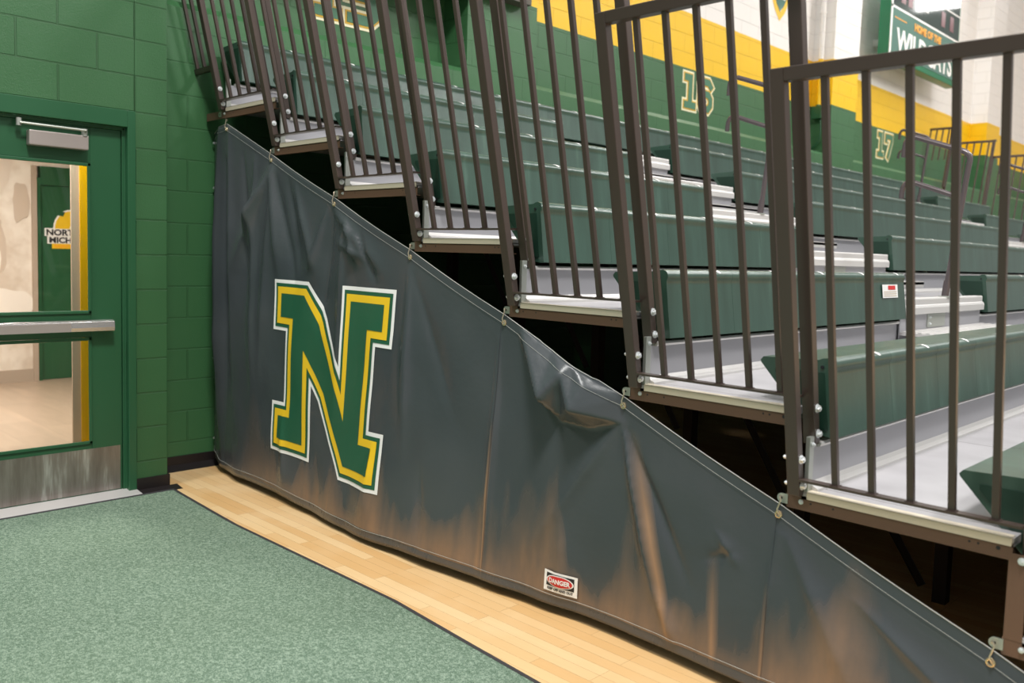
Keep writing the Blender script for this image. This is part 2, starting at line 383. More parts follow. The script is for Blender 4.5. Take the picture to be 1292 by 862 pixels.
# ---------------------------------------------------------------- door_1
dr = empty('door_1', (.373, YD1, 0)); dr['kind'] = 'structure'
W_ = YD0-YD1   # negative
jm = [(-.10, 0), (.012, 0), (.012, -.045), (-.03, -.045), (-.03, -.062), (-.10, -.062)]
fm = MB().prism([(a, b) for a, b in jm], -.0, 2.212, 'z')
fm.prism([(a, W_-b) for a, b in jm], 0, 2.212, 'z')
fm.prism([(-.10, 2.212), (.012, 2.212), (.012, 2.118), (-.03, 2.118), (-.03, 2.10), (-.10, 2.10)], W_+.045, -.045, 'y')
fm.build('door_frame', 'dgreen', dr, bev=.003)
g0, g1 = -.232, W_+.232
x0, x1 = -.085, -.040
L0, L1 = -.064, W_+.064
sl = MB().box(x0, x1, g0, L0, .02, 2.10).box(x0, x1, L1, g1, .02, 2.10).box(x0, x1, g1, g0, 1.90, 2.10).box(x0, x1, g1, g0, .925, 1.060).box(x0, x1, g1, g0, .02, .315)
sl.build('door_leaf', 'dgreen', dr, bev=.003)
gb = MB()
for (za, zb) in ((1.060, 1.90), (.315, .925)):
    for (ya, yb) in ((g0, g0-.018), (g1+.018, g1)): gb.box(x1, x1+.010, yb, ya, za, zb)
    gb.box(x1, x1+.010, g1, g0, za, za+.018).box(x1, x1+.010, g1, g0, zb-.018, zb)
gb.build('glazing_bead', 'dgreen', dr, bev=.003)
for (za, zb) in ((1.060, 1.90), (.315, .925)):
    MB().box(-.066, -.060, g1, g0, za, zb).build('glass_pane', 'glass', dr)
MB().box(x1, x1+.003, L1+.012, L0-.012, .028, .285).build('kick_plate', 'kick', dr)
pb = MB().prism([(x1+.03, .962), (x1+.062, .964), (x1+.066, .985), (x1+.060, 1.018), (x1+.03, 1.026)], W_+.13, -.125, 'y').box(x1, x1+.03, -.20, -.13, .965, 1.02).box(x1, x1+.03, W_+.13, W_+.2, .965, 1.02)
pbo = pb.build('push_bar', 'chrome', dr, bev=.002)
MB().box(x1+.062, x1+.0685, W_+.2, -.36, .966, 1.012).build('push_pad', 'closer', pbo)
cl = MB().box(x1, x1+.055, -.555, -.256, 1.965, 2.045).build('door_closer', 'closer', dr, bev=.006)
MB().tube([(x1+.06, -.276, 2.062), (x1+.07, -.276, 2.07), (x1+.055, -.60, 2.075)], .007).cyl((x1+.045, -.276, 2.04), (x1+.045, -.276, 2.08), .016).cyl((x1+.04, -.60, 2.06), (x1+.04, -.60, 2.10), .014).build('closer_arm', 'galv', cl, smooth=True)
MB().prism([(-.12, 0), (.105, 0), (.085, .010), (-.03, .022), (-.12, .022)], W_, -.0, 'y').build('threshold', 'alu', dr)

# ---------------------------------------------------------------- carpet
edge = [(.475, -.40), (.56, -.407), (1.0, -.432), (1.31, -.447), (2.05, -.441), (2.65, -.436), (3.18, -.476), (3.565, -.502), (4.3, -.53), (5.5, -.56), (8.5, -.6)]
cp = empty('carpet', (.49, -1.5, 0), 'large green entrance carpet with dark edging in front of the door', 'carpet')
ex = [(a-.49+.02 if i == 0 else a-.49, b+1.5-.028) for i, (a, b) in enumerate(edge)]
MB().prism([(0.0, -3.5), (8.01, -3.5)]+ex[::-1], 0.0, .009, 'z').build('carpet_pile', 'carpet', cp)
eb = MB()
for i in range(len(edge)-1):
    a, b = edge[i], edge[i+1]
    eb.add([(a[0]-.49, b_-0, z) for b_, z in ((a[1]+1.5, 0.0), (a[1]+1.5-.032, .0105))]+[(b[0]-.49, b_, z) for b_, z in ((b[1]+1.5, 0.0), (b[1]+1.5-.032, .0105))], [(0, 2, 3, 1)])
eb.box(-.02, .0, -3.5, 1.08, 0, .010)
eb.build('edging', 'darkrub', cp)

# ---------------------------------------------------------------- bleacher tiers
ORD = ['top', 'second', 'third', 'fourth', 'fifth', 'sixth', 'seventh', 'lowest']
def tier(k, first=True):
    t = empty('bleacher_tier', (XK(k), 0, ZK(k)), 'bleacher deck tier with pale boards and brown side beam, %s from the %s' % ((ORD[k] + ' one' if k else 'topmost one, counted'), 'top') if k not in (7,) else 'lowest bleacher deck tier at the right picture edge by the last tarp hook', 'bleacher', 'bleacher deck tiers')
    if k == 0: t['label'] = 'topmost bleacher deck tier with brown side beam, against the green block wall'
    MB().box(.0, .615, 0.0, YEND, .010, .034).build('deck_board', 'deck', t)
    b = MB().box(-.05, .615, .0, .004, -.027, .021).box(-.05, .615, .004, .04, .017, .021).box(-.05, .615, .004, .022, -.027, -.023)
    bo = b.build('side_beam', 'beam', t)
    for x in (.033, .107, .505, .528, .579): MB().cyl((x, .001, 0), (x, -.0006, 0), .0035 if x != .579 else .006, 8).build('bolt_hole', 'ink', bo)
    MB().hexbolt((0, -.0, 0), (0, -1, 0), .006, .004).build('beam_bolt', 'bolt', bo, smooth=True)
    e = MB().box(.020, .612, -.006, .0, .013, .037).box(.020, .612, -.006, .03, .034, .038)
    e.build('edge_trim', 'cream', t, bev=.001)
    # rounded hook tab
    tb = [(-.045, .016), (-.045, -.016)]+[(-.066+.016*math.cos(a), .016*math.sin(a)) for a in [math.radians(270-18*i) for i in range(11)]]
    to = MB().prism(tb, -.003, .0, 'y').build('hook_tab', 'galv', t)
    MB().cyl((-.066, .0, 0), (-.066, -.0036, 0), .004, 10).build('tab_hole', 'ink', to)
    # riser behind this tier
    r = MB().box(.008, .014, .03, YEND, .060, .180).build('riser_panel', 'riser', t)
    MB().prism([(.014, .176), (.026, .178), (.030, .186), (.024, .193), (.0, .193), (.0, .176)], .06, YEND, 'y').build('riser_flange', 'alu', r)
    MB().prism([(.0, .034), (.040, .034), (.040, .044), (.022, .052), (.014, .066), (.0, .066)], .03, YEND, 'y').build('riser_foot', 'alu', r)
    MB().box(.006, .020, -.0, .03, .035, .215).build('end_plate', 'galv', r, bev=.001)
    bt_ = MB().hexbolt((.021, .016, .19), (1, 0, 0), .006, .004); bt_.build('plate_bolt', 'bolt', r, smooth=True)
    return t
tiers = [tier(k) for k in range(8)]
MB().box(-.245, -.05, .0, .004, -.027, .021).box(-.245, -.05, .004, .04, .017, .021).build('beam_extension', 'beam', tiers[0])
# front upright on the lowest tier
MB().box(-.047, -.0, -.001, .003, .02, .262).box(-.047, -.043, .0, .04, .02, .262).build('front_upright', 'beam', tiers[7])
MB().hexbolt((-.014, -.001, .245), (0, -1, 0), .008, .004).build('upright_bolt', 'bolt', tiers[7], smooth=True)
MB().box(.60, .64, .02, YEND, -.41, .01).build('front_light_block', 'beam', tiers[7])  # unseen panel added to stop light entering under the decks
# understructure, one frame per tier
for j, yy in enumerate((1.3, 4.6, 8.2, 11.6)):
    fr = empty('support_frame', (0.3, yy, 0), 'brown steel support frame in the dark under the bleachers, %s from the tarp' % ('nearest', 'second', 'third', 'farthest')[j], 'frame', 'bleacher support frames')
    for k in range(1, 8):
        x = XK(k)-.3
        MB().box(x, x+.055, 0, .06, 0, ZK(k)-.03).build('post', 'under', fr)
        if k < 7: MB().tube([(x+.05, .03, ZK(k)-.06), (x+.60, .03, max(.05, ZK(k)-.95))], .02, 4).build('brace', 'under', fr)
        MB().box(x-.3, x+.62, 0, .05, -.06+ZK(k), -.03+ZK(k)).build('arm', 'under', fr)

# ---------------------------------------------------------------- guard rails
SL = .2432; SX = .0254
def lean(x, y, z): return (x+SX*z, y-SL*z, z)
def rail_panel():
    t = empty('guard_rail', (0, 0, 0))
    MB(lean).box(-.037, .005, -.02, .015, .022, 1.321).build('post', 'brown', t, bev=.0025)
    MB(lean).box(.635, .677, .016, .051, -.082, 1.321).build('post', 'brown', t, bev=.0025)
    MB(lean).box(.005, .677, -.02, .015, 1.284, 1.321).build('top_rail', 'brown', t, bev=.002)
    MB(lean).box(.002, .64, -.020, .015, .074, .082).build('bottom_rail', 'brown', t)
    for i in range(5):
        x = .108+.1135*i
        MB(lean).box(x, x+.0195, -.010, .0095, .082, 1.285).build('baluster', 'brown', t, bev=.002)
    w = MB(lean)
    for i in range(5):
        x = .108+.1135*i; w.box(x-.004, x+.023, -.014, .013, .082, .0845)
    w.build('weld_bead', 'brown', t)
    for z in (.147, .058):
        b = MB(); p = lean(.006, -.002, z); b.hexbolt(p, (1, 0, 0), .0108, .008)
        p2 = lean(-.038, -.002, z); b.hexbolt(p2, (-1, 0, 0), .007, .010); b.build('bolt', 'bolt', t, smooth=True)
    for z in (.040, -.045):
        b = MB(); b.hexbolt(lean(.678, .034, z), (1, 0, 0), .0108, .008); b.build('bolt', 'bolt', t, smooth=True)
    return t
gp = rail_panel()
GL = ['brown steel guard rail panel at the very top beside the green block wall',
      'brown steel guard rail panel on the second tier from the top',
      'brown steel guard rail panel on the third tier from the top',
      'brown steel guard rail panel on the fourth tier, right above the big N',
      'brown steel guard rail panel on the fifth tier, above the crumpled fold of the tarp',
      'brown steel guard rail panel second from the right, its top rail just in frame',
      'nearest and lowest brown steel guard rail panel, at the right picture edge']
for k in range(7):
    o = gp if k == 0 else copy_tree(gp)
    o.location = (XK(k), 0, ZK(k)); tag(o, GL[k], 'railing', 'near side guard rails')
# short filler rail next to the wall
fl = empty('filler_rail', (.032, -.062, ZK(0)+.28), 'short brown filler rail with two bars between the wall and the topmost guard rail', 'railing')
MB(lean).box(-.028, .205, -.012, .014, -.018, .012).build('bottom_rail', 'brown', fl)
for x in (-.01, .085): MB(lean).box(x, x+.0195, -.010, .0095, .012, 1.0).build('baluster', 'brown', fl)
MB(lean).box(-.028, .205, -.02, .015, 1.0, 1.035).build('top_rail', 'brown', fl)
# far end rails (mirrored)
def leanf(x, y, z): return (x+SX*z, y+SL*z, z)
def far_panel():
    t = empty('guard_rail', (0, 0, 0))
    MB(leanf).box(-.037, .005, -.015, .02, .022, 1.321).build('post', 'brown', t)
    MB(leanf).box(.635, .677, -.051, -.016, -.082, 1.321).build('post', 'brown', t)
    MB(leanf).box(.005, .677, -.015, .02, 1.284, 1.321).build('top_rail', 'brown', t)
    MB(leanf).box(.002, .64, -.015, .02, .074, .082).build('bottom_rail', 'brown', t)
    for i in range(5):
        x = .108+.1135*i
        MB(leanf).box(x, x+.0195, -.010, .0095, .082, 1.285).build('baluster', 'brown', t)
    return t
fp = far_panel()
for k in range(0, 4):
    o = fp if k == 0 else copy_tree(fp)
    o.location = (XK(k)-.1, YEND+.02, ZK(k))
    tag(o, 'brown guard rail panel at the far end of the bleachers, %s from the back wall' % ('first', 'second', 'third', 'fourth')[k], 'railing', 'far end guard rails')
ff = empty('filler_rail', (-.02, YEND+.02, ZK(0)+.27), 'short brown rail panel standing highest at the far end, touching the back wall', 'railing')
MB(leanf).box(-.20, .19, -.015, .02, 1.284, 1.321).box(.16, .2, -.015, .02, .28, 1.321).build('top_rail', 'brown', ff)
for i in range(4): MB(leanf).box(-.19+.1*i, -.17+.1*i, -.01, .01, .75, 1.285).build('baluster', 'brown', ff)
# unseen sheet added at the far end to keep light out underneath
fc = [(.01, .03), (5.3, .03), (5.3, .2), (.3, 2.2), (.01, 2.2)]
tag(MB().prism(fc, YEND+.05, YEND+.056, 'y').build('end_light_block', 'tarp'), 'added unseen charcoal sheet keeping light out at the far end of the bleachers', 'tarp')

# ---------------------------------------------------------------- bench seats
PR = [(.7005, .176), (.7000, .166), (.6955, .157), (.6965, .140), (.722, -.058), (.700, -.060), (.640, -.052), (.585, .010), (.445, .162), (.442, .170), (.452, .182), (.56, .187), (.650, .190), (.664, .1965), (.678, .1985), (.690, .194), (.6975, .186)]
GLINT = [None]
def bench(k, y0, y1, label):
    t = empty('bench_seat', (XK(k), y0, ZK(k)), label, 'bench', 'green bench seats')
    L = y1-y0
    n = max(1, round(L/.4725)); w = L/n
    s = MB()
    for i in range(n): s.prism(PR, i*w+.0006, (i+1)*w-.0006, 'y')
    so = s.build('seat_shell', 'seat', t, smooth=True)
    IN = [(.672, .150), (.694, -.035), (.655, -.035), (.60, .02), (.50, .135), (.50, .150)]
    for yy, sg in ((0, -1), (L, 1)):
        e = MB().prism(IN, yy+sg*.0005, yy+sg*.003, 'y'); eo = e.build('end_cap', 'seatend', t)
        b = MB()
        for (bx, bz) in ((.664, .168), (.668, -.044)): b.cyl((bx, yy, bz), (bx, yy+sg*.003, bz), .006, 8)
        b.build('end_screw', 'ink', eo)
    pf = [(.666, .1985), (.679, .2000), (.691, .1955), (.6985, .1870)]  # white patches along the rounded edge are painted glints
    for i in range(n):
        cp_ = MB().add([(a, jj*.012+o_, b) for jj, (a, b) in enumerate(pf) for o_ in (-.016+.006*abs(jj-1.5), .016-.006*abs(jj-1.5))], [(0, 1, 3, 2), (2, 3, 5, 4), (4, 5, 7, 6)]) if GLINT[0] is None else None
        co_ = cp_.build('edge_glint', 'white') if cp_ else GLINT[0].copy()
        if cp_: GLINT[0] = co_
        else: COL.objects.link(co_)
        co_.parent = so; co_.location = (0, (i+.72)*w, 0)
    st_ = MB().prism([(.56, -.03), (.64, -.05), (.66, .02), (.56, .02)], .15, L-.15, 'y'); st_.build('seat_bracket', 'beam', t)
    return t
rows = {-1: 'topmost row', 0: 'second row', 1: 'third row', 2: 'fourth row', 3: 'fifth row', 4: 'sixth row', 5: 'seventh row', 6: 'nearest lowest row'}
A1a, A1b, A2a, A2b = 2.41, 3.89, 9.12, 10.55
for k in (-1, 5, 6):
    bench(k, .08, YEND-.06, 'long unbroken green plastic bench, %s' % {-1: 'topmost row against the wall', 5: 'second row from the bottom', 6: 'lowest row at the right edge'}[k])
for k in range(0, 5):
    for (a, b, nm) in ((.08, A1a, 'near section beside the guard rails'), (A1b, A2a, 'middle section between the two aisles'), (A2b, YEND-.06, 'far section beyond the second aisle')):
        bench(k, a, b, 'green plastic bench, %s from the top, %s' % (rows[k], nm))
# warning sticker on sixth row bench
sk = empty('warning_sticker', (XK(4)+.690, 2.19, ZK(4)+.10), 'small white and red warning sticker on the end of a green bench face', 'sticker')
sf_ = MB().add([(.0175, -.105, -.035), (.0175, .105, -.035), (.0095, .105, .035), (.0095, -.105, .035)], [(0, 1, 2, 3)])
def stk(y0, y1, z0, z1, mat, nm, off):
    g = lambda z: .0180-.0080*(z+.035)/.07+off
    return MB().add([(g(z0), y0, z0), (g(z0), y1, z0), (g(z1), y1, z1), (g(z1), y0, z1)], [(0, 1, 2, 3)]).build(nm, mat, sk)
stk(-.105, .105, -.036, .036, 'white', 'sticker_base', .004)
stk(-.03, .07, .008, .030, 'red', 'red_header', .0055)
for i in range(3): stk(-.09, .085, -.005-.011*i, -.001-.011*i, 'mur1', 'text_line', .0055)

# ---------------------------------------------------------------- aisle steps
def step(k, a, b, label):
    t = empty('aisle_step', (XK(k)+.66, a, ZK(k)), label, 'step', 'aluminium aisle steps')
    w = b-a
    no = [(-.10, .034), (-.02, .034), (-.02, .054), (.032, .054), (.036, .046), (.036, .014), (.044, .010), (.050, -.002), (.050, -.040), (-.06, -.040), (-.06, .010), (-.10, .010)]
    MB().prism(no, 0.0, w, 'y').build('nosing', 'alu', t, bev=.002)
    MB().box(.018, .024, 0.0, w, -.21, -.04).build('riser_plate', 'riser', t)
    tr_ = MB().box(.024, .30, .0, w, -.155, -.138)
    for i in range(6): tr_.box(.04+.043*i, .060+.043*i, 0.0, w, -.138, -.132)
    tr_.box(.28, .30, 0, w, -.175, -.132)
    tr_.build('step_tread', 'alu', t)
    MB().box(.024, .03, .42, .72, -.125, -.045).build('bracket_plate', 'galv', t)
    b_ = MB()
    for z in (-.065, -.105): b_.hexbolt((.030, .46, z), (1, 0, 0), .006, .004)
    b_.build('plate_bolt', 'bolt', t, smooth=True)
    return t
for k in range(0, 5):
    step(k, A1a+.01, A1b-.05, 'white ribbed aluminium step in the near aisle, %s from the top' % rows[k].replace(' row', ''))
    step(k, A2a+.01, A2b-.05, 'white ribbed aluminium step in the far aisle, %s from the top' % rows[k].replace(' row', ''))

# ---------------------------------------------------------------- aisle handrails
def arc(c0, r, a0, a1, n=6): return [(c0[0]+r*math.cos(math.radians(a0+(a1-a0)*i/n)), c0[1]+r*math.sin(math.radians(a0+(a1-a0)*i/n))) for i in range(n+1)]
def handrail():
    t = empty('aisle_handrail', (0, 0, 0))
    P = [(0.0, 0.0), (.085, .80)]+[(.092, .845), (.088, .872), (.070, .893), (.045, .906)]+[(-.235, 1.008)]+[(-.262, 1.012), (-.285, 1.0), (-.300, .975), (-.305, .93), (-.306, .885)]
    MB().tube([(a, 0, b) for a, b in P], .0175, 10).build('top_loop', 'rail', t, smooth=True)
    Q = [(.063, .60), (.02, .628), (-.235, .722), (-.262, .727), (-.285, .715), (-.300, .69), (-.305, .66), (-.306, .62)]
    MB().tube([(a, 0, b) for a, b in Q], .0165, 10).build('mid_loop', 'rail', t, smooth=True)
    MB().cyl((0, 0, .0), (.009, 0, .10), .022, 12).build('socket', 'rail', t, smooth=True)
    MB().box(-.03, .03, -.03, .03, -.004, .004).build('base_plate', 'galv', t)
    return t
hr = handrail()
for i, (k, y, lb) in enumerate(((2, 3.16, 'looped tube handrail in the near aisle, upper one, left of the nearest tall post'), (4, 3.16, 'looped tube handrail in the near aisle, lower one, seen between the nearest rail bars'),
                    (0, 9.86, 'looped tube handrail in the far aisle, the one near the painted 17'), (2, 9.86, 'looped tube handrail in the far aisle at the right picture edge'))):
    o = hr if i == 0 else copy_tree(hr)
    o.location = (XK(k)+.66+.015, y, ZK(k)+.056); tag(o, lb, 'handrail', 'aisle handrails')

# ---------------------------------------------------------------- the side tarp
RX, RZ = -.070, -.055          # grommet offset from a beam bolt
def ztop(x):
    z = 2.2909+RZ-.4092*(x-(.269+RX))+.036
    if x < .31: z = 2.226-.12*(.31-x)
    fr = ((x-.199)/.654) % 1
    return z-(.007*math.sin(math.pi*fr) if x > .85 else 0)
BY = [(0, .07), (.12, .02), (.29, -.022), (.585, -.067), (.974, -.072), (1.39, -.091), (1.78, -.124), (1.95, -.142), (2.35, -.128), (2.77, -.097), (3.1, -.06), (3.39, -.035), (3.77, -.051), (4.035, -.068), (4.6, -.09), (5.3, -.06), (5.7, -.04)]
def lerp(T, x):
    for i in range(len(T)-1):
        if x <= T[i+1][0]:
            a, b = T[i], T[i+1]; u = (x-a[0])/(b[0]-a[0]); u = u*u*(3-2*u); return a[1]+(b[1]-a[1])*u
    return T[-1][1]
ZB = [(0, .075), (.3, .04), (.9, .05), (1.5, .035), (1.95, .030), (2.5, .045), (3.2, .040), (4.0, .045), (4.6, .03), (5.7, .02)]
# creases: (x1, z1, x2, z2, width, amplitude toward viewer, sharpness)
CR = [(.34, 2.16, .46, .5, .07, .020), (.52, 2.02, .60, 1.2, .05, -.016), (.66, 1.98, .72, .6, .06, .020), (.86, 1.90, .98, 1.3, .05, .018), (1.05, 1.82, 1.20, 1.32, .05, -.016), (1.12, 1.80, 1.36, 1.32, .035, .018), (1.44, 1.66, 1.30, 1.34, .03, .016), (.88, 1.9, .55, 1.55, .05, .022),
      (.20, 2.20, .22, .3, .05, .035), (.13, 2.1, .14, .3, .03, -.03), (.30, 2.0, .34, .5, .05, -.018), (.84, 1.92, .42, 1.30, .06, .026), (.87, 1.9, .80, .7, .07, .018), (.90, 1.88, 1.15, 1.25, .04, -.014),
      (1.50, 1.65, 1.40, 1.0, .06, -.016), (1.52, 1.66, 1.95, 1.36, .05, .020), (1.55, 1.50, 1.80, 1.42, .025, .018), (1.75, 1.55, 1.90, 1.30, .02, -.016), (1.62, 1.62, 1.74, 1.40, .02, .016), (1.58, 1.6, 1.62, .6, .05, .010),
      (2.16, 1.36, 2.22, .45, .05, .016), (2.2, 1.34, 2.55, .7, .05, -.010), (2.79, 1.1, 2.79, .1, .02, .010),
      (3.47, .84, 3.66, .22, .022, .020), (3.47, .84, 3.80, .30, .02, -.012), (3.45, .82, 3.05, .25, .05, .012), (3.66, .25, 3.78, .06, .03, .014),
      (4.13, .57, 4.10, .08, .02, .010), (4.16, .56, 4.45, .1, .05, .014), (3.9, .52, 4.0, .42, .02, .008), (3.98, .47, 3.86, .40, .02, -.008), (4.4, .42, 4.9, .1, .04, .012),
      (1.1, .5, 1.12, .06, .05, .012), (2.0, .5, 1.97, .06, .06, .014), (2.35, .45, 2.38, .06, .05, -.012), (3.2, .4, 3.22, .06, .05, .010)]
# crumpled pocket between two hooks: flat facets given as (x, z, outward) corners
FV = {'A': (2.90, 1.150, 0), 'B': (3.12, .885, .115), 'C': (3.19, .99, .062), 'E': (3.27, .860, .100), 'F': (3.31, .955, .055), 'G': (3.40, .905, .030), 'T1': (3.11, 1.080, .006), 'T2': (3.225, 1.035, .022), 'T3': (3.45, .930, 0), 'L': (3.165, .80, .012), 'M': (3.31, .79, .010), 'R': (3.47, .83, 0), 'W': (3.02, .90, .0), 'V': (2.945, 1.04, 0)}
FT = ['A T1 B', 'T1 C B', 'T1 T2 C', 'C T2 E', 'B C L', 'C E L', 'L E M', 'T2 F E', 'T2 T3 F', 'F T3 G', 'F G E', 'G R E', 'E R M', 'T3 R G', 'A B V', 'V B W', 'W B L']
def facet(x, z):
    for t in FT:
        (ax, az, ah), (bx, bz, bh), (cx, cz, ch) = [FV[k] for k in t.split()]
        D = (bz-cz)*(ax-cx)+(cx-bx)*(az-cz)
        l1 = ((bz-cz)*(x-cx)+(cx-bx)*(z-cz))/D; l2 = ((cz-az)*(x-cx)+(ax-cx)*(z-cz))/D; l3 = 1-l1-l2
        if l1 >= 0 and l2 >= 0 and l3 >= 0: return ah*l1+bh*l2+ch*l3
    return 0
def ty(x, z):
    zt = ztop(x); u = max(0, min(1, (zt-z)/max(.05, zt)))
    top = .065*max(0, 1-x/.22)-.006
    bot = lerp(BY, x)
    y = top+(bot-top)*(u**1.3)
    for (xa, za, xb, zb, w, a) in CR:
        dx, dz = xb-xa, zb-za; L2 = dx*dx+dz*dz; t = ((x-xa)*dx+(z-za)*dz)/L2
        tc = max(0, min(1, t)); px, pz = x-xa-dx*tc, z-za-dz*tc; d = math.hypot(px, pz)
        wv = w*(.35+tc)
        if d < 3*wv: y -= 1.5*a*math.exp(-(d/wv)**1.2)*min(1, .25+tc*2.2)*(1-.75*max(0, tc-.7)/.3)
    y -= .010*noise.noise(Vector((x*2.2, z*1.1, 3)))*min(1, u*4)
    y -= .006*noise.noise(Vector((x*6, z*4, 8)))*min(1, u*4)
    y -= facet(x, z)
    if x < .03: y = y*(x/.03)+.068*(1-x/.03)
    return y
def tarp_pt(x, z, off=0): return (x, ty(x, z)-off, z)
tp = empty('side_tarp', (0, 0, 0), 'charcoal vinyl tarp with a big N hung along the side of the bleachers', 'tarp')
NX, NZ = 400, 90; XE = 5.60
vs, fs = [], []
for i in range(NX+1):
    x = .004+(XE-.004)*i/NX; zt = ztop(x); zb = lerp(ZB, x); zt = max(zt, zb+.02)
    for j in range(NZ+1):
        z = zb+(zt-zb)*j/NZ; vs.append(tarp_pt(x, z))
for i in range(NX):
    for j in range(NZ): a = i*(NZ+1)+j; fs.append((a, a+NZ+1, a+NZ+2, a+1))
cl_ = MB().add(vs, fs).build('cloth', 'tarp', tp)
for p in cl_.data.polygons: p.use_smooth = True
cl_.modifiers.new('thick', 'SOLIDIFY').thickness = .0015
st = MB(); st.tube([tarp_pt(.006+.02*i, ztop(.006+.02*i)-.040, .004) for i in range(270)], .0007, 5); st.build('top_hem_stitch', 'piping', tp)
st = MB(); st.tube([tarp_pt(.006+.02*i, ztop(.006+.02*i)-.001, .001) for i in range(270)], .0016, 5); st.build('top_edge_piping', 'edgepipe', tp)
st = MB(); st.tube([tarp_pt(.006+.02*i, lerp(ZB, .006+.02*i)+.045, .004) for i in range(270)], .0010, 5); st.build('bottom_hem_stitch', 'piping', tp)
for x in (2.795, 4.115):
    st = MB(); n = 60; zt = ztop(x)-.04
    st.tube([tarp_pt(x, .09+(zt-.09)*i/n, .001) for i in range(n+1)], .0016, 5); st.build('panel_seam', 'tarp', tp)
for z in (2.13, 1.84, 1.38, .98, .72, .18):
    st = MB(); p = tarp_pt(.03, z, .003); st.cyl(p, (p[0]+.0, p[1]-.006, p[2]), .008, 10); st.build('wall_fastener', 'bolt', tp)
# grommets and S hooks: one each per tier
for k in range(0, 8):
    gx, gz = (XK(k)+RX, ZK(k)+RZ) if k else (.31, 2.19)
    p = tarp_pt(gx, gz, .003)
    ring = [(gx+.0095*math.cos(2*math.pi*i/16), p[1], gz+.0095*math.sin(2*math.pi*i/16)) for i in range(16)]
    MB().tube(ring, .004, 8, closed=True).build('grommet', 'brass', tp, smooth=True)
    hk = empty('tarp_hook', (gx, p[1], gz), 'small S hook holding the tarp at the %s' % ['topmost beam by the wall', 'second beam end from the top', 'third beam end from the top', 'fourth beam end from the top', 'fifth beam end from the top', 'sixth beam end, right of the crumpled fold', 'seventh beam end, under the nearest rail panel', 'lowest beam end in the bottom right corner'][k], 'hook', 'tarp hooks')
    dz = .055; pts = [(.004, .004, -.006), (.008, -.004, -.002), (.004, -.010, .006), (-.001, -.010, .018), (.004, -.008, .036), (.008, -.007, .050), (.004, -.004, .060), (-.001, .006, .060), (-.003, .006, .052)]
    MB().tube(pts, .0027, 7).build('hook_wire', 'hook', hk, smooth=True)
# --- big N
NP = [(.947, 1.280), (1.300, 1.278), (1.482, 1.088), (1.636, .846), (1.627, 1.272), (2.079, 1.271), (2.077, .979), (1.952, .981), (1.952, .557), (2.075, .560), (2.072, .264), (1.715, .266), (1.514, .535), (1.449, .635), (1.370, .708), (1.397, .293), (.975, .296), (.965, .578), (1.088, .580), (1.080, .988), (.948, .990)]
def inset(P, d):
    n = len(P); out = []
    for i in range(n):
        a, b, e = Vector(P[i-1]), Vector(P[i]), Vector(P[(i+1) % n]); d0 = (b-a).normalized(); d1 = (e-b).normalized()
        n0 = Vector((d0.y, -d0.x)); n1 = Vector((d1.y, -d1.x)); mm = (n0+n1).normalized(); k = d/max(.16, mm.dot(n0))
        q2 = b+mm*k; out.append((q2.x, q2.y))
    return out
def cloth_shape(P, off, name, mat, parent, step=.014):
    bm = bmesh.new(); vs = [bm.verts.new((a, 0, b)) for a, b in P]; bm.faces.new(vs); bm.normal_update()
    xs = [p[0] for p in P]; zs = [p[1] for p in P]
    bmesh.ops.triangulate(bm, faces=bm.faces[:])
    t = math.floor(min(xs)/step)*step+step
    while t < max(xs): bmesh.ops.bisect_plane(bm, geom=bm.verts[:]+bm.edges[:]+bm.faces[:], plane_co=(t, 0, 0), plane_no=(1, 0, 0)); t += step
    t = math.floor(min(zs)/step)*step+step
    while t < max(zs): bmesh.ops.bisect_plane(bm, geom=bm.verts[:]+bm.edges[:]+bm.faces[:], plane_co=(0, 0, t), plane_no=(0, 0, 1)); t += step
    for v in bm.verts: v.co = Vector(tarp_pt(v.co.x, v.co.z, off))
    bmesh.ops.recalc_face_normals(bm, faces=bm.faces)
    me = bpy.data.meshes.new(name); bm.to_mesh(me); bm.free(); me.materials.append(MAT[mat])
    for p in me.polygons: p.use_smooth = True
    o = bpy.data.objects.new(name, me); COL.objects.link(o); o.parent = parent; return o
lN = cloth_shape(NP, .0030, 'letter_outline', 'white', tp)
cloth_shape(inset(NP, .020), .0050, 'letter_border', 'ngreen', lN)
cloth_shape(inset(NP, .040), .0070, 'letter_stripe', 'nyellow', lN)
cloth_shape(inset(NP, .078), .0090, 'letter_fill', 'ngreen', lN)
# --- danger sign
dx0, dx1, dz0, dz1 = 3.142, 3.304, .100, .184
def rect(a, b, cc, d): return [(a, cc), (b, cc), (b, d), (a, d)]
dS = cloth_shape(rect(dx0, dx1, dz0, dz1), .006, 'danger_sign', 'white', tp, .04)
cloth_shape(rect(dx0+.014, dx1-.014, .123, .175), .0072, 'sign_header', 'ink', dS, .04)
ell = lambda rx, rz: [((dx0+dx1)/2+rx*math.cos(2*math.pi*i/28), .149+rz*math.sin(2*math.pi*i/28)) for i in range(28)]
cloth_shape(ell(.066, .025), .0084, 'sign_oval', 'white', dS, .04)
cloth_shape(ell(.060, .0215), .0096, 'sign_oval_red', 'red', dS, .04)
text_obj('sign_word', 'DANGER', .026, 'white', dS, lambda u, v, w: Vector(((dx0+dx1)/2+u, ty((dx0+dx1)/2+u, .15)-.0108-w, .140+v)), .0005, .0008, .95)
text_obj('sign_text', 'KEEP OFF AND OUT', .0135, 'ink', dS, lambda u, v, w: Vector(((dx0+dx1)/2+u, ty((dx0+dx1)/2+u, .11)-.0074-w, .1085+v)), .0005, .0004, 1.0)

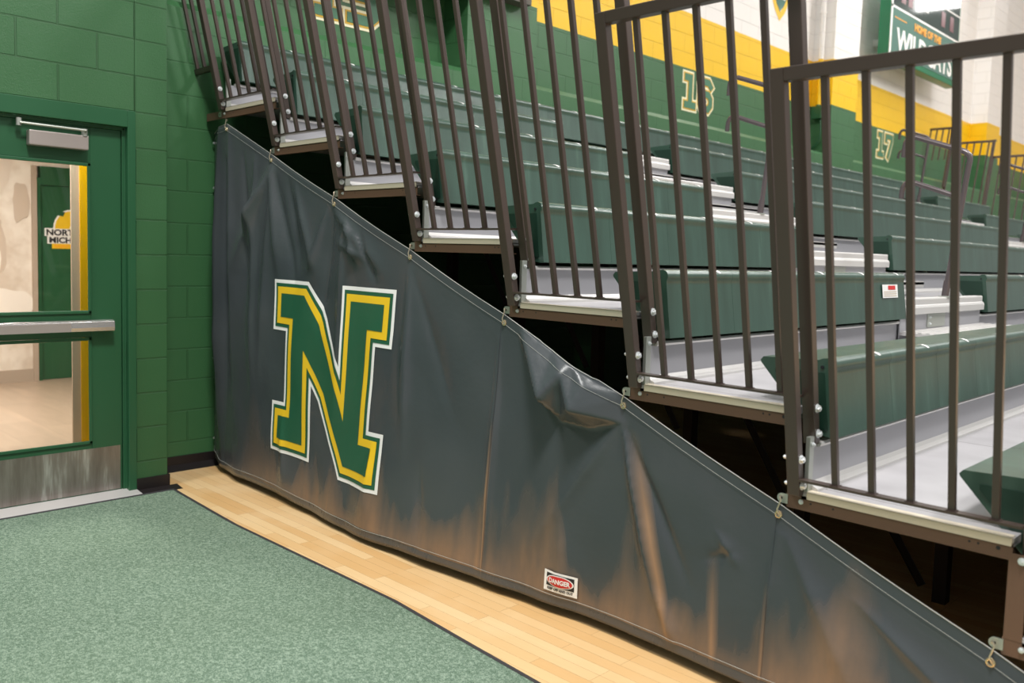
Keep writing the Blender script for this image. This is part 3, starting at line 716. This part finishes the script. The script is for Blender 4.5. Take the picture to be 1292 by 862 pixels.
# ---------------------------------------------------------------- painted numbers on the wall
def num(digs, y0, label):
    t = empty('painted_number', (-.30, y0, 3.235), label, 'number')
    G = {'1': [([(0.02, .33), (.10, .33), (.10, .02)], False), ([(.02, .02), (.18, .02)], False)],
         '5': [([(.24, .33), (.02, .33), (.02, .20), (.19, .20), (.24, .155), (.24, .065), (.19, .02), (.02, .02)], False)],
         '6': [([(.24, .29), (.20, .33), (.07, .33), (.02, .28), (.02, .07), (.07, .02), (.19, .02), (.24, .07), (.24, .14), (.19, .19), (.02, .19)], False)],
         '7': [([(.02, .27), (.02, .33), (.24, .33), (.24, .26), (.12, .02)], False)]}
    for lv, (w, mt, nm) in enumerate(((.150, 'cream_no', 'outline'), (.108, 'gold_no', 'stripe'), (.078, 'wall' if False else 'mesh_lt', 'fill'))):
        b = MB(); b.cnt = 0; off = 0
        for d in digs:
            for qd in strokes(G[d], w):
                b.prism([(off+p.x+.06, p.y) for p in qd], -.002+lv*.004, .002+lv*.004+.0004*b.cnt, 'x'); b.cnt += 1
            off += .29
        b.build('digit_'+nm, mt, t)
    return t
num('15', .95, 'outlined seat section number 15 painted high on the green wall')
num('16', 5.86, 'outlined seat section number 16 painted in the middle of the green wall')
num('17', 11.37, 'outlined seat section number 17 painted on the wall by the scoreboard')
# crest on white wall
cr = empty('wall_crest', (-.30, 8.03, 4.63), 'shield shaped crest with gold border high on the white wall', 'crest')
def shield(s, lv, mat, nm):
    P = [(0, -.0+.0), (.13, .12), (.30, .38), (.36, .75), (-.36, .75), (-.30, .38), (-.13, .12)]
    cy, cz = 0, .42
    MB().prism([(cy+(a-cy)*s, cz+(b-cz)*s) for a, b in P], .001+lv*.004, .004+lv*.004, 'x').build(nm, mat, cr)
shield(1.0, 0, 'nyellow', 'crest_border'); shield(.72, 1, 'sbpanel', 'crest_field')
MB().box(.009, .012, -.12, -.05, .28, .60).box(.009, .012, .05, .12, .28, .60).build('crest_mark', 'white', cr)

# ---------------------------------------------------------------- scoreboard
sb = empty('scoreboard', (0, 10.52, 4.56), 'green scoreboard with orange and white lettering high on the wall', 'scoreboard')
SW, SH = 2.95, 1.75
MB().box(-.02, .15, 0, SW, 0, SH).build('cabinet', 'sbgreen', sb, bev=.008)
MB().box(-.30, -.02, .5, .6, .3, .4).box(-.30, -.02, 2.3, 2.4, .3, .4).build('wall_mount', 'galv', sb)
pn = MB().box(.15, .156, .06, SW-.05, .09, .74).build('name_panel', 'sbpanel', sb)
MB().box(.15, .156, .06, SW-.05, .76, SH-.05).build('display_panel', 'sbdark', sb)
MB().box(.15, .160, .0, SW, .735, .765).box(.15, .160, .0, SW, 1.16, 1.18).box(.15, .160, 0, .05, 0, SH).build('divider', 'white', sb)
text_obj('name_lettering', 'WILDCATS', .47, 'white', pn, lambda u, v, w: Vector((.158+w, 1.46+u, .14+v)), .004, .012, 1.03)
text_obj('home_lettering', 'HOME OF THE', .155, 'orange', pn, lambda u, v, w: Vector((.158+w, 1.50+u, .56+v)), .004, .006, 1.15)
for a in (.14, 2.36): MB().box(.157, .160, a, a+.46, .60, .615).build('accent_line', 'orange', pn)
for i, y in enumerate((.35, .62, 2.05, 2.45)):
    MB().box(.157, .160, y, y+.17, .86, 1.10).build('digit', 'digit', sb)
MB().box(.157, .160, 1.12, 1.46, .93, 1.06).build('display_label', 'white', sb)

# ---------------------------------------------------------------- wall pipe and junction box on the pilaster side
pp = empty('wall_pipe', (-.15, 8.98, 3.0), 'vertical pipe running down the pilaster corner beside the nearest tall post', 'pipe')
MB().cyl((0, 0, .50), (0, 0, 5.4), .035, 12).cyl((0, 0, 1.9), (0, 0, 1.93), .045, 12).build('pipe_run', 'band', pp, smooth=True)
MB().box(-.07, .07, -.06, .06, .47, .64).build('junction_box', 'dgreen', pp, bev=.005)
MB().tube([(.04, 0, .47), (.05, 0, .3), (.04, 0, .18), (-.02, 0, .1), (-.12, 0, .06)], .014, 8).build('conduit', 'dgreen', pp, smooth=True)
